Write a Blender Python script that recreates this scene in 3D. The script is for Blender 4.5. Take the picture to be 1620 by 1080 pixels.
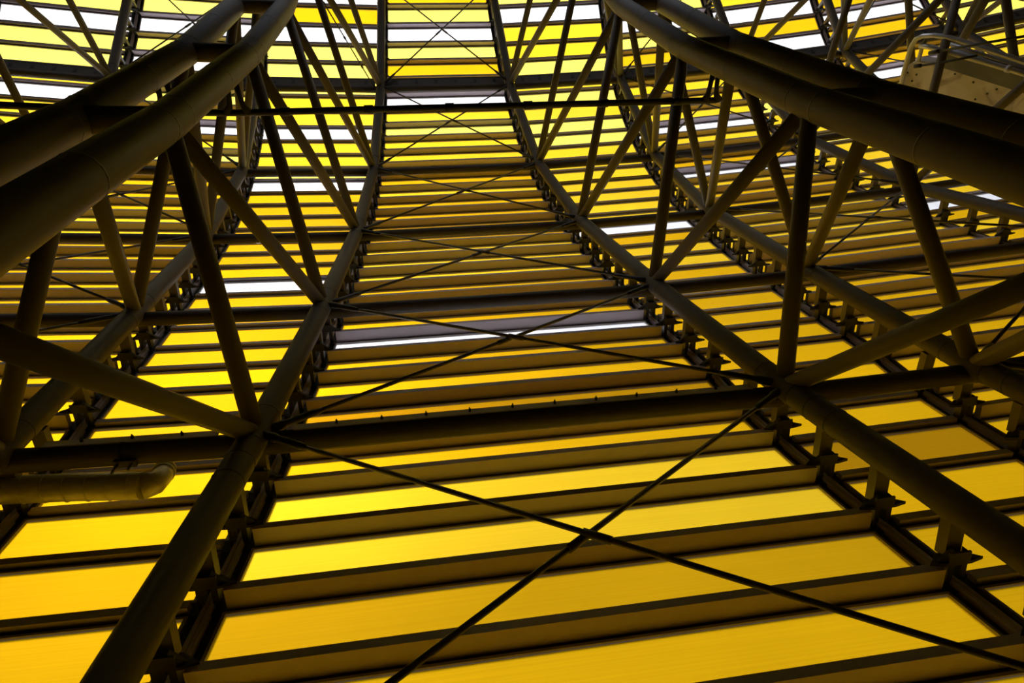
import bpy, bmesh, math, random
from mathutils import Vector, Matrix
random.seed(7)
C = bpy.context.scene.collection
for o in list(bpy.data.objects): bpy.data.objects.remove(o)

# ------------------------------------------------------------------ camera, world, exposure
FPX, PITCH, YAW, ROLL = 956.246, 0.85534, 0.20065, -0.22067
CAMZ = 1.7                                   # eye height above the concourse floor
fwd = Vector((math.sin(YAW)*math.cos(PITCH), math.cos(YAW)*math.cos(PITCH), math.sin(PITCH)))
rt = Vector((math.cos(YAW), -math.sin(YAW), 0)); up = rt.cross(fwd)
r2 = math.cos(ROLL)*rt + math.sin(ROLL)*up
u2 = -math.sin(ROLL)*rt + math.cos(ROLL)*up
cam = bpy.data.cameras.new('camera'); cam.sensor_width = 36; cam.lens = FPX/1620*36
cam.clip_start = 0.05; cam.clip_end = 2000
co = bpy.data.objects.new('camera', cam); C.objects.link(co)
co.matrix_world = Matrix(((r2.x, u2.x, -fwd.x, 0), (r2.y, u2.y, -fwd.y, 0), (r2.z, u2.z, -fwd.z, CAMZ), (0, 0, 0, 1)))
S = bpy.context.scene
S.camera = co
W = bpy.data.worlds.new('sky'); S.world = W; W.use_nodes = True
bg = W.node_tree.nodes['Background']
wt = W.node_tree                               # overcast sky: about three times brighter overhead than at the horizon
wc = wt.nodes.new('ShaderNodeTexCoord'); wx = wt.nodes.new('ShaderNodeSeparateXYZ'); wm = wt.nodes.new('ShaderNodeMapRange')
wm.inputs['From Min'].default_value = 0; wm.inputs['From Max'].default_value = 1
wm.inputs['To Min'].default_value = 0.6; wm.inputs['To Max'].default_value = 1.7
wt.links.new(wc.outputs['Generated'], wx.inputs[0]); wt.links.new(wx.outputs['Z'], wm.inputs['Value']); wt.links.new(wm.outputs[0], bg.inputs[1])
bg.inputs[0].default_value = (0.88, 0.91, 1.0, 1)
sun = bpy.data.lights.new('sun', 'SUN'); sun.energy = 1.3; sun.angle = math.radians(6); sun.color = (1.0, 0.85, 0.68)
so = bpy.data.objects.new('sun', sun); C.objects.link(so)
SUN_DIR = Vector((-0.331, 0.645, 0.689))   # towards the sun, outside beyond the cladding to the left
so.rotation_euler = SUN_DIR.to_track_quat('Z', 'Y').to_euler(); so.location = SUN_DIR*60
S.view_settings.view_transform = 'Standard'; S.view_settings.look = 'None'
S.view_settings.gamma = 1; S.view_settings.use_curve_mapping = False
S.view_settings.exposure = 1.0
S.cycles.use_denoising = True
S.cycles.max_bounces = 10; S.cycles.diffuse_bounces = 5; S.cycles.transmission_bounces = 8

# ------------------------------------------------------------------ the building's measured layout
TH0, W3, WS, WI, WIS, D = 0.00931, 0.3808, 0.04536, 0.1147, 0.00469, 115.935
T = 8.4/D                                    # angle from truss to truss
NR_ = [1.75, 3.543, 5.17, 6.288, 7.49, 8.044, 7.146, 4.556, 0.9]          # outer nodes L-1 .. L7
NZ_ = [-3.9, 0.315, 4.769, 8.648, 13.268, 18.053, 23.011, 26.987, 30.1]
QR = [1.35, 1.966, 2.577, 2.986, 3.097, 2.654, 1.55]                      # inner chord nodes N-1 .. N5
QZ = [-1.3, 2.915, 7.138, 11.336, 15.371, 19.413, 23.3]
RR = [5.403, 5.93, 6.435, 6.884, 7.299, 7.645, 7.929, 8.177, 8.359, 8.495, 8.592, 8.64, 8.652, 8.62, 8.559, 8.471, 8.355, 8.205, 8.038, 7.857, 7.665, 7.456, 7.236, 7.013, 6.777, 6.531, 6.303, 6.088, 5.858, 5.575, 5.279, 4.961, 4.644]
RZ = [26.968, 26.27, 25.565, 24.866, 24.131, 23.385, 22.607, 21.774, 20.96, 20.14, 19.316, 18.505, 17.666, 16.832, 15.985, 15.142, 14.3, 13.483, 12.651, 11.818, 10.983, 10.168, 9.352, 8.523, 7.729, 6.951, 6.153, 5.135, 4.446, 3.654, 2.863, 2.065, 1.326]
def lv(a, l): return a[l+1]
def wl(l): return W3 + WS*(l-3)
def row(k):
    n = len(RR)
    if k < 0:
        a = math.atan2(RZ[0]-RZ[1], RR[0]-RR[1]); r, z = RR[0], RZ[0]
        for _ in range(-k):
            a += 0.055; r += 0.87*math.cos(a); z += 0.87*math.sin(a)
        return r, z
    if k >= n: return RR[-1]-0.31*(k-n+1), RZ[-1]-0.77*(k-n+1)
    return RR[k], RZ[k]
def wz(z):
    zs = NZ_
    if z <= zs[0]: return wl(-1)
    for j in range(len(zs)-1):
        if z <= zs[j+1]: return wl(j-1 + (z-zs[j])/(zs[j+1]-zs[j]))
    return wl(7)
def cyl(r, z, th): return Vector(((D+r)*math.sin(th), (D+r)*math.cos(th)-D, z+CAMZ))
def kth(k): return TH0+(k-.5)*T              # centre angle of truss k
def rib_th(k, s, w): return kth(k)+s*w*T/2
def outer(k, s, l): return cyl(lv(NR_, l), lv(NZ_, l), rib_th(k, s, wl(l)))
def inner(k, s, l): return cyl(lv(QR, l), lv(QZ, l), rib_th(k, s, WI+WIS*(l-2)))
def bay_th(b):                               # b = ('T',k) narrow bay behind truss k, ('W',k) wide bay right of truss k
    return kth(b[1]) if b[0] == 'T' else kth(b[1])+T/2
def bay_half(b, z):                          # half angle of the bay at height z
    w = wz(z); return w*T/2 if b[0] == 'T' else (1-w)*T/2
def proj(p):
    v = p-Vector((0, 0, CAMZ)); d = v.dot(fwd)
    if d < 0.2: return None
    return 810+FPX*v.dot(r2)/d, 540-FPX*v.dot(u2)/d
def seen(pts, m=150):
    q = [proj(p) for p in pts]; q = [a for a in q if a]
    if not q: return False
    xs = [a[0] for a in q]; ys = [a[1] for a in q]
    return max(xs) > -m and min(xs) < 1620+m and max(ys) > -m and min(ys) < 1080+m

# ------------------------------------------------------------------ materials
def mat(name, col, rough=0.5, metal=0.0, noise=0.0, scale=8.0, col2=None, bump=0.0, spec=0.4):
    m = bpy.data.materials.new(name); m.use_nodes = True; nt = m.node_tree
    b = nt.nodes['Principled BSDF']
    b.inputs['Roughness'].default_value = rough; b.inputs['Metallic'].default_value = metal
    b.inputs['Specular IOR Level'].default_value = spec
    tc = nt.nodes.new('ShaderNodeTexCoord')
    nz = nt.nodes.new('ShaderNodeTexNoise'); nz.inputs['Scale'].default_value = scale; nz.inputs['Detail'].default_value = 5
    nt.links.new(tc.outputs['Object'], nz.inputs['Vector'])
    mx = nt.nodes.new('ShaderNodeMix'); mx.data_type = 'RGBA'
    c2 = col2 if col2 else tuple(c*(1-noise) for c in col)
    mx.inputs[6].default_value = (*col, 1); mx.inputs[7].default_value = (*c2, 1)
    nt.links.new(nz.outputs['Fac'], mx.inputs[0]); nt.links.new(mx.outputs[2], b.inputs['Base Color'])
    if bump:
        bp = nt.nodes.new('ShaderNodeBump'); bp.inputs['Strength'].default_value = bump; bp.inputs['Distance'].default_value = 0.01
        nt.links.new(nz.outputs['Fac'], bp.inputs['Height']); nt.links.new(bp.outputs[0], b.inputs['Normal'])
    return m
LOBE, IOR, ROUGH = 0.7, 1.4, 0.8
def panel_mat(name, col):
    # multiwall polycarbonate: light from outside diffuses through; fine flutes run along the panel
    m = bpy.data.materials.new(name); m.use_nodes = True; nt = m.node_tree
    for n in list(nt.nodes): nt.nodes.remove(n)
    out = nt.nodes.new('ShaderNodeOutputMaterial')
    tr = nt.nodes.new('ShaderNodeBsdfTranslucent'); gl = nt.nodes.new('ShaderNodeBsdfGlossy'); gl.inputs['Roughness'].default_value = 0.25
    gl.inputs['Color'].default_value = (0.9, 0.9, 0.9, 1)
    ms = nt.nodes.new('ShaderNodeMixShader'); ms.inputs[0].default_value = 0.03
    tc = nt.nodes.new('ShaderNodeTexCoord'); oi = nt.nodes.new('ShaderNodeObjectInfo')
    mp = nt.nodes.new('ShaderNodeMapping'); mp.inputs['Scale'].default_value = (0.35, 42, 1)
    ad = nt.nodes.new('ShaderNodeVectorMath'); ad.operation = 'ADD'
    nt.links.new(tc.outputs['Object'], ad.inputs[0]); nt.links.new(oi.outputs['Location'], ad.inputs[1])
    nt.links.new(tc.outputs['Object'], mp.inputs['Vector'])
    fl = nt.nodes.new('ShaderNodeTexNoise'); fl.inputs['Scale'].default_value = 1.0; fl.inputs['Detail'].default_value = 2
    nt.links.new(mp.outputs[0], fl.inputs['Vector'])
    cl = nt.nodes.new('ShaderNodeTexNoise'); cl.inputs['Scale'].default_value = 0.55; cl.inputs['Detail'].default_value = 2
    nt.links.new(ad.outputs[0], cl.inputs['Vector'])
    a = nt.nodes.new('ShaderNodeMapRange'); a.inputs['To Min'].default_value = 0.86; a.inputs['To Max'].default_value = 1.08
    nt.links.new(fl.outputs['Fac'], a.inputs['Value'])
    b = nt.nodes.new('ShaderNodeMapRange'); b.inputs['To Min'].default_value = 0.86; b.inputs['To Max'].default_value = 1.1
    nt.links.new(cl.outputs['Fac'], b.inputs['Value'])
    r = nt.nodes.new('ShaderNodeMapRange'); r.inputs['To Min'].default_value = 0.93; r.inputs['To Max'].default_value = 1.03
    nt.links.new(oi.outputs['Random'], r.inputs['Value'])
    p1 = nt.nodes.new('ShaderNodeMath'); p1.operation = 'MULTIPLY'; p2 = nt.nodes.new('ShaderNodeMath'); p2.operation = 'MULTIPLY'
    nt.links.new(a.outputs[0], p1.inputs[0]); nt.links.new(b.outputs[0], p1.inputs[1])
    nt.links.new(p1.outputs[0], p2.inputs[0]); nt.links.new(r.outputs[0], p2.inputs[1])
    mx = nt.nodes.new('ShaderNodeVectorMath'); mx.operation = 'SCALE'; mx.inputs[0].default_value = col
    nt.links.new(p2.outputs[0], mx.inputs['Scale'])
    nt.links.new(mx.outputs[0], tr.inputs['Color'])
    rf = nt.nodes.new('ShaderNodeBsdfRefraction'); rf.inputs['IOR'].default_value = IOR; rf.inputs['Roughness'].default_value = ROUGH
    nt.links.new(mx.outputs[0], rf.inputs['Color'])
    m2 = nt.nodes.new('ShaderNodeMixShader'); m2.inputs[0].default_value = LOBE
    nt.links.new(tr.outputs[0], m2.inputs[1]); nt.links.new(rf.outputs[0], m2.inputs[2])
    nt.links.new(m2.outputs[0], ms.inputs[1]); nt.links.new(gl.outputs[0], ms.inputs[2]); nt.links.new(ms.outputs[0], out.inputs[0])
    return m
M = {
 'tube': mat('painted_steel_tube', (0.112, 0.097, 0.084), 0.5, 0.0, 0.22, 3.0, spec=0.12),
 'diag': mat('painted_steel_strut', (0.135, 0.118, 0.10), 0.5, 0.0, 0.2, 3.0, spec=0.15),
 'purlin': mat('coated_purlin', (0.66, 0.56, 0.60), 0.5, 0.0, 0.15, 2.0),
 'black': mat('black_gasket', (0.016, 0.015, 0.014), 0.6),
 'frame': mat('panel_frame_metal', (0.42, 0.37, 0.35), 0.45, 0.0, 0.2, 6),
 'bracket': mat('dark_bracket', (0.05, 0.046, 0.042), 0.55, 0.0, 0.3, 9),
 'post': mat('bracket_post_lit', (0.15, 0.13, 0.11), 0.5, 0.0, 0.2, 6),  # lighter than the bracket: light on the post put into its colour
 'rod': mat('rod_steel', (0.12, 0.11, 0.1), 0.45, 0.0, 0.3, 10),
 'pipe': mat('black_pipe', (0.012, 0.012, 0.013), 0.5),
 'galv': mat('galvanised_steel', (0.50, 0.50, 0.53), 0.35, 0.6, 0.35, 5),
 'zinc': mat('dull_zinc', (0.16, 0.17, 0.20), 0.4, 0.4, 0.4, 4),
 'foil': mat('foil_wrap', (0.72, 0.68, 0.6), 0.4, 0.25, 0.3, 14, None, 0.5),
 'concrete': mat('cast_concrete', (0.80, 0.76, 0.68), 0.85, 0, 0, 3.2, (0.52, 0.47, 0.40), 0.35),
 'low_bounce': mat('shaded_concrete', (0.035, 0.035, 0.035), 0.9, 0, 0.3, 2),  # near black so the added enclosure reflects hardly any light
 'ground': mat('outside_paving', (0.25, 0.25, 0.24), 0.9, 0, 0.2, 0.5),
}
def skin_mat():
    m = bpy.data.materials.new('frosted_outer_skin'); m.use_nodes = True; nt = m.node_tree
    for n in list(nt.nodes): nt.nodes.remove(n)
    out = nt.nodes.new('ShaderNodeOutputMaterial'); tr = nt.nodes.new('ShaderNodeBsdfTranslucent'); rf = nt.nodes.new('ShaderNodeBsdfRefraction')
    tr.inputs['Color'].default_value = rf.inputs['Color'].default_value = (1, 1, 1, 1)
    rf.inputs['IOR'].default_value = IOR; rf.inputs['Roughness'].default_value = ROUGH
    ms = nt.nodes.new('ShaderNodeMixShader'); ms.inputs[0].default_value = LOBE
    nt.links.new(tr.outputs[0], ms.inputs[1]); nt.links.new(rf.outputs[0], ms.inputs[2]); nt.links.new(ms.outputs[0], out.inputs[0])
    return m
SKIN = skin_mat()
nt = M['concrete'].node_tree
st = nt.nodes.new('ShaderNodeTexNoise'); st.inputs['Scale'].default_value = 1.1; st.inputs['Detail'].default_value = 3; st.inputs['Distortion'].default_value = 1.2
cr = nt.nodes.new('ShaderNodeValToRGB'); cr.color_ramp.elements[0].position = .5; cr.color_ramp.elements[1].position = .66
cr.color_ramp.elements[0].color = (1, 1, 1, 1); cr.color_ramp.elements[1].color = (.45, .38, .3, 1)
mu = nt.nodes.new('ShaderNodeMix'); mu.data_type = 'RGBA'; mu.blend_type = 'MULTIPLY'; mu.inputs[0].default_value = 1
tcn = [n for n in nt.nodes if n.type == 'TEX_COORD'][0]; bsdf = nt.nodes['Principled BSDF']; src = bsdf.inputs['Base Color'].links[0].from_socket
nt.links.new(tcn.outputs['Object'], st.inputs['Vector']); nt.links.new(st.outputs['Fac'], cr.inputs['Fac'])
nt.links.new(src, mu.inputs[6]); nt.links.new(cr.outputs['Color'], mu.inputs[7]); nt.links.new(mu.outputs[2], bsdf.inputs['Base Color'])
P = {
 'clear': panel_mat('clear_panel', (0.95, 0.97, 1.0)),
 'lemon_overexposed': panel_mat('lemon_overexposed_panel', (0.98, 0.82, 0.115)),  # pale panel tint, with overexposed highlights of the upper rows put into it
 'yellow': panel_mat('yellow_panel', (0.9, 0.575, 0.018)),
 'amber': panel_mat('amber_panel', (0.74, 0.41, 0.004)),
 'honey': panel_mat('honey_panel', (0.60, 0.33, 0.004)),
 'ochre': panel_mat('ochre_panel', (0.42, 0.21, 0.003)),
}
# ------------------------------------------------------------------ mesh helpers
def link(name, me, m, parent=None, smooth=False):
    o = bpy.data.objects.new(name, me); C.objects.link(o)
    if m and not me.materials: me.materials.append(m)
    if parent: o.parent = parent
    if smooth:
        for p in me.polygons: p.use_smooth = True
    return o
def from_bm(name, bm):
    me = bpy.data.meshes.new(name); bmesh.ops.recalc_face_normals(bm, faces=bm.faces); bm.to_mesh(me); bm.free(); return me
def box(bm, x0, x1, y0, y1, z0, z1, taper=None):
    v = [bm.verts.new((x, y, z)) for x in (x0, x1) for y in (y0, y1) for z in (z0, z1)]
    for f in ((0, 1, 3, 2), (4, 6, 7, 5), (0, 4, 5, 1), (2, 3, 7, 6), (0, 2, 6, 4), (1, 5, 7, 3)):
        bm.faces.new([v[i] for i in f])
    return v
def poly_prism(bm, pts, z0, z1):             # outline in x,y extruded along z
    a = [bm.verts.new((x, y, z0)) for x, y in pts]; b = [bm.verts.new((x, y, z1)) for x, y in pts]
    n = len(pts)
    bm.faces.new(a[::-1]); bm.faces.new(b)
    for i in range(n): bm.faces.new((a[i], a[(i+1) % n], b[(i+1) % n], b[i]))
def sweep(bm, pts, rad, n=16, cap=True):
    pts = [Vector(p) for p in pts]
    rads = rad if isinstance(rad, (list, tuple)) else [rad]*len(pts)
    t0 = (pts[1]-pts[0]).normalized()
    ref = Vector((0, 0, 1)) if abs(t0.z) < 0.9 else Vector((1, 0, 0))
    u = t0.cross(ref).normalized(); rings = []
    for i, p in enumerate(pts):
        a = (pts[i]-pts[i-1]).normalized() if i else t0
        b = (pts[i+1]-pts[i]).normalized() if i < len(pts)-1 else a
        t = (a+b).normalized(); u = (u-t*u.dot(t)).normalized(); v = t.cross(u)
        k = 1/max(0.3, t.dot(a))
        rings.append([bm.verts.new(p+rads[i]*(math.cos(2*math.pi*j/n)*u+math.sin(2*math.pi*j/n)*v)) for j in range(n)])
    for i in range(len(rings)-1):
        for j in range(n): bm.faces.new((rings[i][j], rings[i][(j+1) % n], rings[i+1][(j+1) % n], rings[i+1][j]))
    if cap: bm.faces.new(rings[0][::-1]); bm.faces.new(rings[-1])
def tube(name, pts, rad, m, parent=None, n=16, org=None):
    org = org if org is not None else (parent_loc(parent) if parent else Vector((0, 0, 0)))
    bm = bmesh.new(); sweep(bm, [Vector(p)-org for p in pts], rad, n)
    me = from_bm(name, bm)
    for f in me.polygons: f.use_smooth = len(f.vertices) == 4
    return link(name, me, m, parent)
LOC = {}
def parent_loc(o):
    return LOC.get(o.name, Vector((0, 0, 0)))
def thing(name, label, cat, loc, group=None):
    o = bpy.data.objects.new(name, None); C.objects.link(o); o.location = loc; LOC[o.name] = Vector(loc)
    o.empty_display_size = 0.3
    o['label'] = label; o['category'] = cat
    if group: o['group'] = group
    return o
def struct(name, me, m, label=None):
    o = link(name, me, m); o['kind'] = 'structure'
    if label: o['label'] = label
    return o
def quad_sheet(name, quads, m, label=None):
    bm = bmesh.new()
    for q in quads: bm.faces.new([bm.verts.new(p) for p in q])
    return struct(name, from_bm(name, bm), m, label)

# ------------------------------------------------------------------ setting: floor, unseen shell added to keep light out, ground outside
BAYS = []
for k in range(-3, 6): BAYS += [('T', k), ('W', k)]
TH_L = bay_th(BAYS[0])-0.5*T*0.4; TH_R = bay_th(BAYS[-1])+0.5*T*0.6
KTOP, KBOT = -16, 38
STAND = 20.5
bm = bmesh.new(); box(bm, -60, 60, -14, 4.2, -0.3, 0)
struct('floor', from_bm('floor', bm), M['low_bounce'], 'dark concrete concourse floor under the camera')
bm = bmesh.new(); box(bm, -400, 400, -200, 500, -0.9, -0.5)
struct('ground', from_bm('ground', bm), M['ground'], 'paved ground outside the cladding')
rt_, zt_ = row(KTOP)
bm = bmesh.new(); box(bm, -60, 60, -14.3, -14, -0.3, zt_+CAMZ+1)  # unseen wall added to keep sky light out of the interior
struct('back_light_blocker', from_bm('back_light_blocker', bm), M['low_bounce'], 'unseen rear wall added behind the camera to keep sky light out')
bm = bmesh.new(); box(bm, -60, 60, -7.2, rt_+0.2, zt_+CAMZ, zt_+CAMZ+0.3)  # unseen slab added; gap behind it tuned to let cool sky light in
struct('top_light_blocker', from_bm('top_light_blocker', bm), M['low_bounce'], 'unseen slab added above the frame to limit the sky light')
bm = bmesh.new()                              # unseen stand underside, placed to keep opening light off the low tubes
v = [bm.verts.new(p) for p in ((-60, -1.2, STAND), (60, -1.2, STAND), (60, -14, STAND-8), (-60, -14, STAND-8), (-60, -1.2, STAND+.4), (60, -1.2, STAND+.4), (60, -14, STAND-7.6), (-60, -14, STAND-7.6))]
for f in ((0, 1, 2, 3), (4, 7, 6, 5), (0, 4, 5, 1), (1, 5, 6, 2), (2, 6, 7, 3), (3, 7, 4, 0)): bm.faces.new([v[i] for i in f])
struct('stand_light_blocker', from_bm('stand_light_blocker', bm), M['low_bounce'], 'unseen raked stand underside behind the camera, placed to block light')
for nm, th in (('wall_left', TH_L), ('wall_right', TH_R)):  # unseen end walls added to stop light from the sides
    x = (D+5)*math.sin(th)
    bm = bmesh.new(); box(bm, x-0.15, x+0.15, -14, 9, -0.3, zt_+CAMZ)
    struct(nm, from_bm(nm, bm), M['low_bounce'], 'unseen end wall added to block side light on the %s' % nm[5:])

# ------------------------------------------------------------------ cladding bays
BAYNAME = {}
BAYLABEL = {
 ('T', -1): 'narrow bay of yellow cladding at the far left edge of the frame',
 ('W', -1): 'wide bay of yellow cladding seen beneath the left double inner tubes',
 ('T', 0): 'narrow bay of yellow cladding behind the left lattice truss',
 ('W', 0): 'wide middle bay of yellow cladding between the two big trusses',
 ('T', 1): 'narrow bay of yellow cladding behind the right lattice truss',
 ('W', 1): 'wide bay of yellow cladding right of the right lattice truss',
 ('T', 2): 'narrow bay of yellow cladding beyond the concrete stair flank',
 ('W', 2): 'wide bay of yellow cladding in the upper right corner',
 ('T', 3): 'narrow bay of yellow cladding at the far upper right edge of the frame',
}
LV_ROWS = None
TINT = {}
def tint(b, k):                              # panel colour between purlin rows k and k+1; upper rows paled to imitate overexposure
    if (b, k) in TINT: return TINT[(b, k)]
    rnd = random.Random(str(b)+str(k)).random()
    if k < 4: return 'lemon_overexposed' if rnd < .8 else 'amber'
    if k < 11: return 'yellow' if rnd < .75 else 'lemon_overexposed'
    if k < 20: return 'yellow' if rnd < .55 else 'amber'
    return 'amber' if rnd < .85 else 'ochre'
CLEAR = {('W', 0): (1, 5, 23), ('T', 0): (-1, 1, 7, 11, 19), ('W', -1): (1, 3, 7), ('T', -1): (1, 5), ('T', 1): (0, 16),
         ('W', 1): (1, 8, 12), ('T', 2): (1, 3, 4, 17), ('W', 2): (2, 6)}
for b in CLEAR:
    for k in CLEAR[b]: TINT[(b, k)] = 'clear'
for b, ks, c in ((('W', 0), (3,), 'amber'), (('W', 0), (0, 2), 'lemon_overexposed'), (('T', 0), (0,), 'amber'), (('W', 0), (4,), 'yellow'), (('T', 0), (2, 3, 4), 'lemon_overexposed'),
                 (('T', 1), (1, 2), 'yellow'), (('T', 1), (3,), 'lemon_overexposed'), (('W', 1), (2,), 'lemon_overexposed'), (('W', 1), (3,), 'amber'), (('T', 2), (0,), 'yellow'), (('T', 2), (2,), 'amber'),
                 (('W', 2), (3, 4, 5), 'amber'), (('W', -1), (0, 2), 'lemon_overexposed'), (('W', -1), (4,), 'lemon_overexposed'), (('W', 0), (24, 25, 27, 28, 29, 30, 31, 32), 'amber'), (('W', 0), (26,), 'ochre'), (('W', 0), (28, 29), 'yellow'), (('W', 0), (30,), 'honey')):
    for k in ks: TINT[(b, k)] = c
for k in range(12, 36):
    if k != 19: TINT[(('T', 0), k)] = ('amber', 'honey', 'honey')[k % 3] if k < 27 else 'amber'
MESH = {}
EDGE = 0.17
DEP = 0.2166
def row_frame(b, k, kk=None):
    th = bay_th(b); r, z = row(k)
    ra, za = row(k-1); rb, zb = row(k+1)
    t = Vector((ra-rb, za-zb)).normalized()
    R = (D+r)*math.cos(bay_half(b, z))-D      # chord between the two ribs
    o = cyl(R, z, th)
    ex = Vector((math.cos(th), -math.sin(th), 0)); rad = Vector((math.sin(th), math.cos(th), 0))
    es = rad*t.x+Vector((0, 0, t.y)); en = ex.cross(es)
    if en.dot(rad) > 0: en = -en
    return o, ex, es, en, (D+r)*math.sin(bay_half(b, z))
def mtx(o, ex, es, en): return Matrix(((ex.x, es.x, en.x, o.x), (ex.y, es.y, en.y, o.y), (ex.z, es.z, en.z, o.z), (0, 0, 0, 1)))
def pan_frame(b, k):
    o1, ex, _, _, h1 = row_frame(b, k); o2, _, _, _, h2 = row_frame(b, k+1)
    L = (o1-o2).length; es = (o1-o2).normalized(); en = ex.cross(es)
    if en.dot(o1-Vector((0, -D, o1.z))) > 0: en = -en
    return (o1+o2)/2, ex, es, en, h1, h2, L
def pan_corners(b, k):
    o, ex, es, en, h1, h2, L = pan_frame(b, k)
    return [o+ex*sx*(h1 if sy > 0 else h2)+es*sy*L/2 for sx, sy in ((-1, -1), (1, -1), (1, 1), (-1, 1))]
def outline(h1, h2, L, ex_, es_):            # trapezoid inset by ex_ (sides) and es_ (top, bottom)
    def hw(y): return h2+(h1-h2)*(y+L/2)/L-ex_
    y0, y1 = -L/2+es_, L/2-es_
    return [(-hw(y0), y0), (hw(y0), y0), (hw(y1), y1), (-hw(y1), y1)]
def panel_meshes(b, k, tn):
    key = (b[0], k)
    if key not in MESH:
        _, _, _, _, h1, h2, L = pan_frame(b, k)
        pa = outline(h1, h2, L, EDGE, 0.115)
        fo, fi = outline(h1, h2, L, EDGE-.03, 0.085), outline(h1, h2, L, EDGE, 0.112)
        MESH[key] = (h1, h2, L, pa, fo, fi)
        bm = bmesh.new()
        vo = [[bm.verts.new((x, y, z)) for x, y in fo] for z in (-0.02, 0.025)]
        vi = [[bm.verts.new((x, y, z)) for x, y in fi] for z in (-0.02, 0.025)]
        for i in range(4):
            j = (i+1) % 4
            bm.faces.new((vo[1][i], vo[1][j], vi[1][j], vi[1][i])); bm.faces.new((vo[0][i], vo[1][i], vo[1][j], vo[0][j]))
            bm.faces.new((vi[0][i], vi[0][j], vi[1][j], vi[1][i])); bm.faces.new((vo[0][i], vo[0][j], vi[0][j], vi[0][i]))
        MESH[key+('fr',)] = from_bm('panel_frame', bm)
    kk = key+(tn,)
    if kk not in MESH:
        bm = bmesh.new()                      # multiwall sheet: tinted inner skin, clear frosted outer skin
        bm.faces.new([bm.verts.new((x, y, 0)) for x, y in MESH[key][3]])
        f2 = bm.faces.new([bm.verts.new((x, y, -.012)) for x, y in MESH[key][3][::-1]]); f2.material_index = 1
        me = bpy.data.meshes.new('panel'); bm.to_mesh(me); bm.free(); MESH[kk] = me
        me.materials.append(P[tn]); me.materials.append(SKIN)
    return MESH[kk], MESH[key+('fr',)]
def purlin_meshes(b, k):
    key = (b[0], k, 'pu')
    if key not in MESH:
        h = row_frame(b, k)[4]
        bm = bmesh.new(); box(bm, -h+.16, h-.16, -.045, .045, .012, DEP if b[0] == 'W' else 0.075)
        me = from_bm('purlin', bm)
        bm = bmesh.new(); box(bm, -h+.02, h-.02, -.092, .092, -.02, .012)
        MESH[key] = (me, from_bm('gasket', bm))
    return MESH[key]
sheet, sheet2 = [], []
bays = {}
FIRST, LAST = -5, 35
for b in BAYS:
    root = None
    for k in range(KTOP, KBOT):
        cs = pan_corners(b, k)
        if not (FIRST <= k <= LAST and b in BAYLABEL and seen(cs)):
            (sheet2 if b in (('T', 2), ('W', 2), ('T', 3), ('W', 3)) and 5 <= k <= 31 else sheet).append(cs); continue
        if root is None:
            base = cyl(row(34)[0], -CAMZ, bay_th(b))
            root = thing('cladding_bay', BAYLABEL[b], 'wall cladding', base); bays[b] = root
        loc = LOC[root.name]
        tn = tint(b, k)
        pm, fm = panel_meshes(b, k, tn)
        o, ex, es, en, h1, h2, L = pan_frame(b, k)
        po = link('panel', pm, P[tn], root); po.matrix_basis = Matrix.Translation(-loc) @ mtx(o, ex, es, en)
        if tn == 'clear': po['label'] = 'clear white panel among the yellow ones'
        fo = link('panel_frame', fm, M['frame'], po)
        gm = purlin_meshes(b, k)
        o, ex, es, en, h = row_frame(b, k)
        pu = link('purlin', gm[0], M['purlin'], root); pu.matrix_basis = Matrix.Translation(-loc) @ mtx(o, ex, es, en)
        link('gasket', gm[1], M['black'], pu)
quad_sheet('front_light_blocker', sheet, M['low_bounce'], 'unseen dark sheet added in place of further cladding to block light')  # unseen dark sheet added to block light where cladding would go on
quad_sheet('wall_right_cladding', sheet2, P['yellow'], 'yellow cladding going on to the right of the frame')  # unseen cladding as one sheet, kept translucent to brighten the concrete landing
for b, root in bays.items():                 # backing rail and dark gutter up both edges of every bay
    loc = LOC[root.name]
    for s in (-1, 1):
        for nm, x0, x1, n0, n1, m in (('gutter', 0.0, EDGE-.03, -.03, -.015, M['black']), ('edge_rail', 0.005, .045, -.015, .05, M['purlin'])):
            bm = bmesh.new(); prev = None
            for k in range(FIRST, LAST+2):
                o, ex, es, en, h = row_frame(b, k)
                ring = [bm.verts.new(o+ex*s*(h-x)+en*n-loc) for x, n in ((x0, n0), (x1, n0), (x1, n1), (x0, n1))]
                if prev:
                    for i in range(4): bm.faces.new((prev[i], prev[(i+1) % 4], ring[(i+1) % 4], ring[i]))
                prev = ring
            link(nm, from_bm(nm, bm), m, root)

# ------------------------------------------------------------------ lattice trusses: two outer chords, two inner chords, struts
R_OUT, R_IN, R_DIAG, R_RING = 0.155, 0.21, 0.105, 0.118
TRLABEL = {-1: 'tubular steel lattice truss at the far left edge, mostly outside the frame',
           0: 'big tubular lattice truss on the left with dark double inner tubes',
           1: 'big tubular lattice truss on the right with dark double inner tubes',
           2: 'tubular steel lattice truss behind the concrete stair flank at upper right',
           3: 'farthest tubular steel lattice truss in the upper right corner'}
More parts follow.
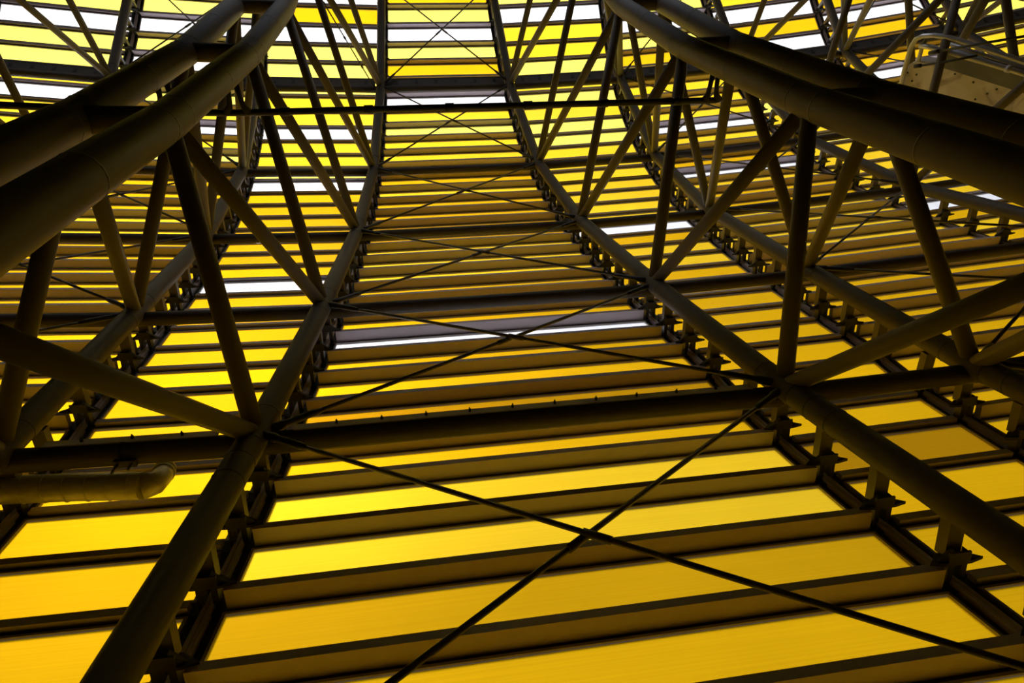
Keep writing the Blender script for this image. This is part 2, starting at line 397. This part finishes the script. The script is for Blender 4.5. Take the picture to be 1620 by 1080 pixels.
# winged bracket that carries the purlins, in its own frame: x along purlin, y up the profile, z inward
def bracket_mesh():
    bm = bmesh.new()
    box(bm, -.075, .075, .02, .13, .24, .62)                         # post up to the chord
    for f in bm.faces: f.material_index = 1
    poly_prism(bm, [(-.25, -.03), (-.10, .085), (.10, .085), (.25, -.03), (.12, -.06), (-.12, -.06)], .215, .245)   # winged plate
    poly_prism(bm, [(-.10, -.06), (.10, -.06), (.10, -.04), (-.10, -.04)], .245, .34)
    for s in (-1, 1):
        v = [bm.verts.new(p) for p in ((s*.055, -.05, .245), (s*.17, -.02, .245), (s*.055, -.05, .36), (s*.055, .0, .245), (s*.17, .0, .245), (s*.055, .0, .36))]
        for f in ((0, 1, 2), (3, 5, 4), (0, 3, 4, 1), (1, 4, 5, 2), (0, 2, 5, 3)): bm.faces.new([v[i] for i in f])
        box(bm, s*.035, s*.09, -.05, .05, 0, .215)                    # cleats down to the purlin ends
    for v in bm.verts: v.co.y += .05
    return from_bm('bracket', bm)
BRK = bracket_mesh(); BRK.materials.append(M['bracket']); BRK.materials.append(M['post'])
def rib_row_frame(k, s, j):
    r, z = row(j); th = rib_th(k, s, wz(z)); ra, za = row(j-1); rb, zb = row(j+1)
    t = Vector((ra-rb, za-zb)).normalized()
    ex = Vector((math.cos(th), -math.sin(th), 0)); rad = Vector((math.sin(th), math.cos(th), 0))
    es = rad*t.x+Vector((0, 0, t.y)); en = ex.cross(es)
    if en.dot(rad) > 0: en = -en
    return cyl(r, z, th), ex, es, en
def ring_seam(p, d, rad, parent):
    d = d.normalized()
    return tube('weld_seam', [p-d*.012, p+d*.012], rad, M['diag'], parent, 16)
for k in TRLABEL:
    root = thing('lattice_truss', TRLABEL[k], 'truss', cyl(2.5, -CAMZ, kth(k)))
    loc = LOC[root.name]
    for s in (-1, 1):
        pts = [outer(k, s, l) for l in range(-1, 8)]
        pts[0].z = 0.0
        oc = tube('outer_chord', pts, R_OUT, M['tube'], root, 20)
        LOC[oc.name] = loc
        for l in range(0, 6):
            a, b_ = outer(k, s, l), outer(k, s, l+1)
            for f in ((.8, .875, .945) if l == 0 else (.1, .9)):
                p = a.lerp(b_, f); w_ = (b_-a).normalized()
                if seen([p], 0): tube('weld_seam', [p-w_*.006, p+w_*.006], R_OUT+.004, M['bracket'], oc, 20)
        for j in range(FIRST, LAST):
            o, ex, es, en = rib_row_frame(k, s, j)
            if not seen([o, o+en*.7], 40): continue
            br = link('bracket', BRK, M['bracket'], oc); br.matrix_basis = Matrix.Translation(-loc) @ mtx(o, ex, es, en)
        ip = [inner(k, s, l) for l in range(-1, 6)]
        ip[0].z = 0.0
        ic = tube('inner_chord', ip, R_IN, M['tube'], root, 24); LOC[ic.name] = loc
        for l in range(0, 5):
            a, b_ = inner(k, s, l), inner(k, s, l+1) if l < 5 else inner(k, s, l)
            for f in (.06, .5, .93):
                p = a.lerp(b_, f)
                if seen([p], 30): ring_seam(p, b_-a, R_IN+.004, ic)
        for l in range(-1, 6):
            for m_ in (l, l+1):
                if m_ > 7: continue
                a, b_ = inner(k, s, l), outer(k, s, m_)
                if a.z < 0.3 or b_.z < 0.3 or not seen([a, b_, (a+b_)/2], 60): continue
                tube('diagonal_strut', [a, b_], R_DIAG, M['diag'], root, 14)
    for l in range(0, 6):
        a, b_ = inner(k, -1, l), inner(k, 1, l)
        if seen([a, b_], 60): tube('cross_stub', [a, b_], 0.15, M['tube'], root, 16)

# ------------------------------------------------------------------ ring tubes from rib to rib
LEVEL = {0: 'below the frame', 1: 'lowest', 2: 'second lowest', 3: 'third lowest', 4: 'fourth lowest', 5: 'fifth lowest', 6: 'topmost'}
BSHORT = {('T', -1): 'far left narrow bay', ('W', -1): 'wide bay under left tubes', ('T', 0): 'narrow bay of left truss',
          ('W', 0): 'wide middle bay', ('T', 1): 'narrow bay of right truss', ('W', 1): 'wide right bay',
          ('T', 2): 'narrow bay behind the concrete', ('W', 2): 'wide upper right bay', ('T', 3): 'farthest right narrow bay'}
def bay_nodes(b, l):
    return (outer(b[1], -1, l), outer(b[1], 1, l)) if b[0] == 'T' else (outer(b[1], 1, l), outer(b[1]+1, -1, l))
def lerp(a, b, f): return a+(b-a)*f
for b in BSHORT:
    for l in range(1, 7):
        a, c = bay_nodes(b, l)
        if not seen([lerp(a, c, f/6) for f in range(7)], 20): continue
        d = (c-a).normalized()
        root = thing('ring_tube', 'horizontal steel ring tube, %s one in the %s' % (LEVEL[l], BSHORT[b]), 'steel tube', (a+c)/2, 'ring tubes from rib to rib')
        th = bay_th(b); rad = Vector((math.sin(th), math.cos(th), 0)); loc = LOC[root.name]
        tn = Vector((lv(NR_, l+1)-lv(NR_, l-1), lv(NZ_, l+1)-lv(NZ_, l-1))).normalized()
        es = rad*tn.x+Vector((0, 0, tn.y)); en = -(rad*tn.y)+Vector((0, 0, tn.x))
        Lh = (c-a).length/2
        tb = tube('tube_body', [a-en*.12, c-en*.12], R_RING+(.012 if l == 1 else 0), M['tube'], root, 18)
        if l == 5:                           # slotted channel clipped behind the tube
            ch = link('slotted_channel', bpy.data.meshes.new('slotted_channel'), M['tube'], root)
            bm = bmesh.new()
            o = Vector((0, 0, 0))
            def P3(x, y, z): return d*x+es*y-en*z
            def bx(x0, x1, y0, y1, z0, z1):
                v = [bm.verts.new(P3(x, y, z)) for x in (x0, x1) for y in (y0, y1) for z in (z0, z1)]
                for f in ((0, 1, 3, 2), (4, 6, 7, 5), (0, 4, 5, 1), (2, 3, 7, 6), (0, 2, 6, 4), (1, 5, 7, 3)): bm.faces.new([v[i] for i in f])
            bx(-Lh+.2, Lh-.2, .44, .49, .04, .2); bx(-Lh+.2, Lh-.2, .08, .44, .05, .09)
            bmesh.ops.recalc_face_normals(bm, faces=bm.faces); bm.to_mesh(ch.data); bm.free()
            bm = bmesh.new(); n = 6
            M5 = Matrix(((d.x, es.x, en.x, 0), (d.y, es.y, en.y, 0), (d.z, es.z, en.z, 0), (0, 0, 0, 1)))
            box(bm, -.055, .055, .2, .36, -.055, -.038); bm.transform(M5); sl = from_bm('slot_shade', bm)  # web is solid; raised black boxes stand in for the shaded slot openings
            for i in range(n):
                so_ = link('slot_shade', sl, M['black'], ch); so_.location = d*(-Lh+.2+(i+.5)*2*(Lh-.2)/n)
        if l == 1 and b in (('W', 0), ('T', 0)):         # cable ledge with pins on the lowest tube
            bm = bmesh.new()
            M4 = Matrix(((d.x, es.x, en.x, 0), (d.y, es.y, en.y, 0), (d.z, es.z, en.z, 0), (0, 0, 0, 1)))
            box(bm, -Lh+.4, Lh-.4, .0, .11, .008, .026); bm.transform(M4)
            link('ledge', from_bm('ledge', bm), M['purlin'], root)
            bm = bmesh.new(); sweep(bm, [(0, .055, .026), (0, .055, .06)], .016, 6); sweep(bm, [(0, .055, .06), (0, .055, .078)], .008, 6); bm.transform(M4)
            pin = from_bm('pin', bm)
            npin = int((2*Lh-1)/.5)
            for i in range(npin):
                po = link('pin', pin, M['bracket'], root); po.location = d*((i-(npin-1)/2)*.5)

# ------------------------------------------------------------------ crossed bracing rods in the wide bays
for b in [x for x in BSHORT if x[0] == 'W']:
    for l in range(0, 7):
        a0, c0 = bay_nodes(b, l); a1, c1 = bay_nodes(b, l+1)
        if not seen([lerp(a0, c1, f/8) for f in range(9)]+[lerp(a1, c0, f/8) for f in range(9)], 0): continue
        for nm, p, q, off in (('rising rightward', a0, c1, .0), ('falling rightward', a1, c0, .05)):
            w = (q-p).normalized(); p2 = p+w*.33; q2 = q-w*.33
            th = bay_th(b); inn = -Vector((math.sin(th), math.cos(th), 0))
            p2 = p2+inn*off; q2 = q2+inn*off
            if not seen([lerp(p2, q2, f/8) for f in range(9)], 0): continue
            r_ = thing('bracing_rod', 'dark rod %s above the %s ring tube, %s' % (nm, LEVEL[l], BSHORT[b]) if l else
                       'dark rod %s under the lowest ring tube, %s' % (nm, BSHORT[b]), 'bracing rod', (p2+q2)/2, 'crossed bracing rods')
            tube('rod_shaft', [p2, q2], .026, M['rod'], r_, 8)
            for e, dd in ((p2, w), (q2, -w)):
                tube('rod_end', [e-dd*.2, e-dd*.02, e+dd*.02, e+dd*.35, e+dd*.45], [.05, .055, .042, .042, .028], M['bracket'], r_, 8)
            mid = (p2+q2)/2
            tube('coupler', [mid-w*.12, mid+w*.12], .038, M['rod'], r_, 8)

# ------------------------------------------------------------------ black pipe hung outside the inner chords
def chord_at(k, s, l, f): return inner(k, s, l+1).lerp(inner(k, s, l), f)
PF, PO = 0.34, 0.62
def pipe_pt(k, s):
    p = chord_at(k, s, 1, PF); th = math.atan2(p.x, p.y+D)
    return p+Vector((math.sin(th), math.cos(th), 0))*PO, p, Vector((math.sin(th), math.cos(th), 0))
pc, pb, pa_, pz = pipe_pt(1, -1)[0], pipe_pt(0, 1)[0], pipe_pt(0, -1)[0], pipe_pt(-1, 1)[0]
end = pc+(pc-pb).normalized()*.12
root = thing('hanging_pipe', 'straight black pipe with couplings hung across the upper part of the view', 'pipe', (pb+pc)/2)
tube('pipe_run', [end, pb, pa_, pz], .052, M['pipe'], root, 14)
L = (pc-pb).length; n = int(L/1.2)
for i in range(n):
    p = lerp(pb, pc, (i+.55)/n); w = (pc-pb).normalized()
    tube('coupling', [p-w*.07, p+w*.07], .066, M['pipe'], root, 14)
for k, s in ((1, -1), (0, 1), (0, -1)):
    q, p, rad = pipe_pt(k, s)
    for dx in (-.1, .1) if (k, s) != (1, -1) else (-.05, .1):
        t = Vector((dx, 0, 0))
        tube('hanger', [p+rad*.15+t*.6, p+rad*.4+t*.8, q-rad*.1+t, q+t*1.6], [.045, .04, .045, .075], M['pipe'], root, 8)

# ------------------------------------------------------------------ foil wrapped duct under the lowest ring tube at lower left
o, ex, es, en, h = row_frame(('T', 0), 27)
pts = [Vector((-5.396, 5.485, 6.284)), Vector((-4.649, 5.514, 6.319)), Vector((-3.892, 5.523, 6.275)), Vector((-3.199, 5.524, 6.209))]
elb = [Vector((-3.079, 5.537, 6.247)), Vector((-3.078, 5.574, 6.386)), Vector((-3.142, 5.639, 6.642))]
elb[1] -= en*.03; elb[2] -= en*.1
root = thing('insulated_duct', 'foil wrapped duct with an upturned elbow under the lowest left ring tube', 'duct', pts[1])
tube('duct_run', pts, .15, M['foil'], root, 20)
tube('elbow', [pts[-1]]+elb, [.15, .125, .11, .10], M['foil'], root, 18)
for i in range(7):
    p = lerp(pts[1], pts[-1], .02+i*.15); w = (pts[-1]-pts[1]).normalized()
    w = (w+es*.16).normalized()
    tube('wrap_band', [p-w*.006, p+w*.006], .153, M['foil'], root, 20)
w = (elb[2]-elb[1]).normalized()
for f in (.35, .7): tube('wrap_band', [lerp(elb[1], elb[2], f)-w*.012, lerp(elb[1], elb[2], f)+w*.012], .122, M['galv'], root, 18)
a, c = bay_nodes(('T', 0), 1); w = (c-a).normalized()
q = lerp(a, c, .47)-en*.12
cl = tube('hanger_clamp', [q-w*.02, q+w*.02], R_RING+.022, M['bracket'], root, 20)
bm = bmesh.new(); M4 = Matrix(((w.x, es.x, en.x, 0), (w.y, es.y, en.y, 0), (w.z, es.z, en.z, 0), (0, 0, 0, 1)))
box(bm, -.05, .17, -.20, -.15, -.05, .03); box(bm, -.02, .0, -.34, -.2, -.02, 0); box(bm, .12, .14, -.30, -.2, -.02, 0); bm.transform(M4)
hb = link('hanger_bar', from_bm('hanger_bar', bm), M['bracket'], root); hb.location = q-LOC[root.name]

# ------------------------------------------------------------------ concrete landing and galvanised rails at upper right
E01 = Vector((0.403, 0.006, -0.915))                     # along the slab's inner edge
UPZ = Vector((0.893, -0.221, 0.392))                     # square to the soffit, which leans towards the cladding
w_ = [Vector((13.501, 5.592, 17.331)), Vector((13.357, 5.082, 17.371)), Vector((13.257, 4.660, 17.361)), Vector((13.241, 4.420, 17.264)), Vector((13.289, 4.271, 17.070)), Vector((13.405, 4.243, 16.791)), Vector((13.532, 4.296, 16.529)), Vector((13.683, 4.237, 16.153)), Vector((13.917, 4.253, 15.628)), Vector((14.249, 4.305, 14.902)), Vector((14.726, 4.395, 13.865)), Vector((15.225, 5.663, 13.445)), Vector((13.598, 6.130, 17.415))]; base = w_[5]
root = thing('concrete_landing', 'yellow lit concrete landing slab with rounded end at upper right', 'concrete slab', base)
AX = UPZ.cross(Vector((0, 1, 0))).normalized(); AX = AX if AX.x > 0 else -AX; AY = UPZ.cross(AX)
SLABM = Matrix(((AX.x, AY.x, UPZ.x, 0), (AX.y, AY.y, UPZ.y, 0), (AX.z, AY.z, UPZ.z, 0), (0, 0, 0, 1)))
bm = bmesh.new(); poly_prism(bm, [((p-base).dot(AX), (p-base).dot(AY)) for p in w_], 0, .35)
bmesh.ops.bevel(bm, geom=[e for e in bm.edges if abs(e.verts[0].co.z-e.verts[1].co.z) < .01 and e.verts[0].co.z < .1], offset=.03, segments=2, affect='EDGES')
bm.transform(SLABM); link('slab', from_bm('slab', bm), M['concrete'], root)
bm = bmesh.new(); e1 = (w_[9]-w_[6]).normalized(); ei = e1.cross(UPZ).normalized(); ei = ei if ei.y < 0 else -ei
a0, a1 = w_[6]+ei*.02, w_[10]+ei*.02
v = [bm.verts.new(p-base) for p in (a0, a1, a1+ei*.5, a0+ei*.42, a0+UPZ*.25, a1+UPZ*.25, a1+ei*.5+UPZ*.25, a0+ei*.42+UPZ*.25)]
for f in ((0, 1, 2, 3), (4, 7, 6, 5), (0, 4, 5, 1), (1, 5, 6, 2), (2, 6, 7, 3), (3, 7, 4, 0)): bm.faces.new([v[i] for i in f])
link('edge_channel', from_bm('edge_channel', bm), M['zinc'], root)
hole = bmesh.new(); sweep(hole, [(0, 0, -.008), (0, 0, .01)], .028, 8); hole.transform(SLABM); hm = from_bm('anchor_hole', hole)
for p in ((13.298, 4.628, 17.251), (13.393, 4.612, 17.024), (13.407, 4.797, 17.096), (13.642, 4.644, 16.474), (13.714, 4.341, 16.140), (13.926, 4.411, 15.698), (14.124, 4.577, 15.340), (14.082, 4.785, 15.552), (14.200, 4.949, 15.377), (14.156, 4.420, 15.178), (14.499, 4.873, 14.652), (13.846, 5.100, 16.267)):
    ho = link('anchor_hole', hm, M['bracket'], root); ho.location = Vector(p)-base
def gtube(nm, ps, r, root): return tube(nm, ps, r, M['galv'], root, 12)
loop = [(14.449, 3.756, 13.880), (14.047, 3.673, 14.751), (13.677, 3.604, 15.555), (13.310, 3.544, 16.357), (13.152, 3.575, 16.734), (13.058, 3.651, 16.991), (13.021, 3.761, 17.138), (13.036, 3.947, 17.207), (13.099, 4.252, 17.236), (13.180, 4.612, 17.256), (13.295, 5.079, 17.256)]
root = thing('guard_rail', 'galvanised pipe rail looping round the end of the concrete landing', 'rail', Vector((13.310, 3.544, 16.357)))
gtube('rail_pipe', loop, .062, root)
gtube('rail_pipe', [(14.493, 3.945, 13.785), (13.999, 3.891, 14.881), (13.686, 3.869, 15.582), (13.367, 3.853, 16.299), (13.167, 3.848, 16.752), (13.074, 3.874, 16.979)], .065, root)
gtube('rail_pipe', [(14.660, 3.900, 13.991), (14.140, 3.821, 15.133), (13.762, 3.767, 15.964), (13.423, 3.717, 16.706)], .05, root)
gtube('rail_post', [(13.168, 3.690, 16.966), (13.214, 3.978, 17.023), (13.279, 4.262, 17.036)], .05, root)
p, q = Vector((13.940, 3.885, 15.012)), Vector((13.988, 3.891, 14.906))
tube('rail_sleeve', [p, q], .085, M['galv'], root, 12)

# ------------------------------------------------------------------ cable clipped along a strut of the left truss
a, c = outer(0, 1, 5), inner(0, 1, 4)
sft = Vector((-.22, 0, -.08))
root = thing('strut_cable', 'thin dark cable clipped beside a strut of the left truss, top centre left', 'cable', a)
tube('cable_run', [a+sft, lerp(a, c, .5)+sft, c+sft], .02, M['pipe'], root, 8)
for f in (.2, .45, .7):
    p = lerp(a, c, f)+sft; w = (c-a).normalized()
    tube('cable_clip', [p-w*.05, p+w*.05], .035, M['pipe'], root, 8)

# ------------------------------------------------------------------ two thin conduits crossing under the landing rails
for nm, ps in (('lower', [(12.994, 4.323, 16.751), (13.193, 4.066, 16.152), (13.416, 3.716, 15.447)]), ('upper', [(13.013, 3.929, 16.486), (13.305, 3.512, 15.585), (13.674, 3.013, 14.463)])):
    pt = [Vector(p) for p in ps]
    root = thing('conduit', 'thin dark conduit crossing before the concrete landing rails, %s of two' % nm, 'conduit', pt[1])
    tube('conduit_run', pt, .03, M['pipe'], root, 8)
    tube('conduit_end', [pt[0], pt[0].lerp(pt[1], .25)], .05, M['pipe'], root, 8)
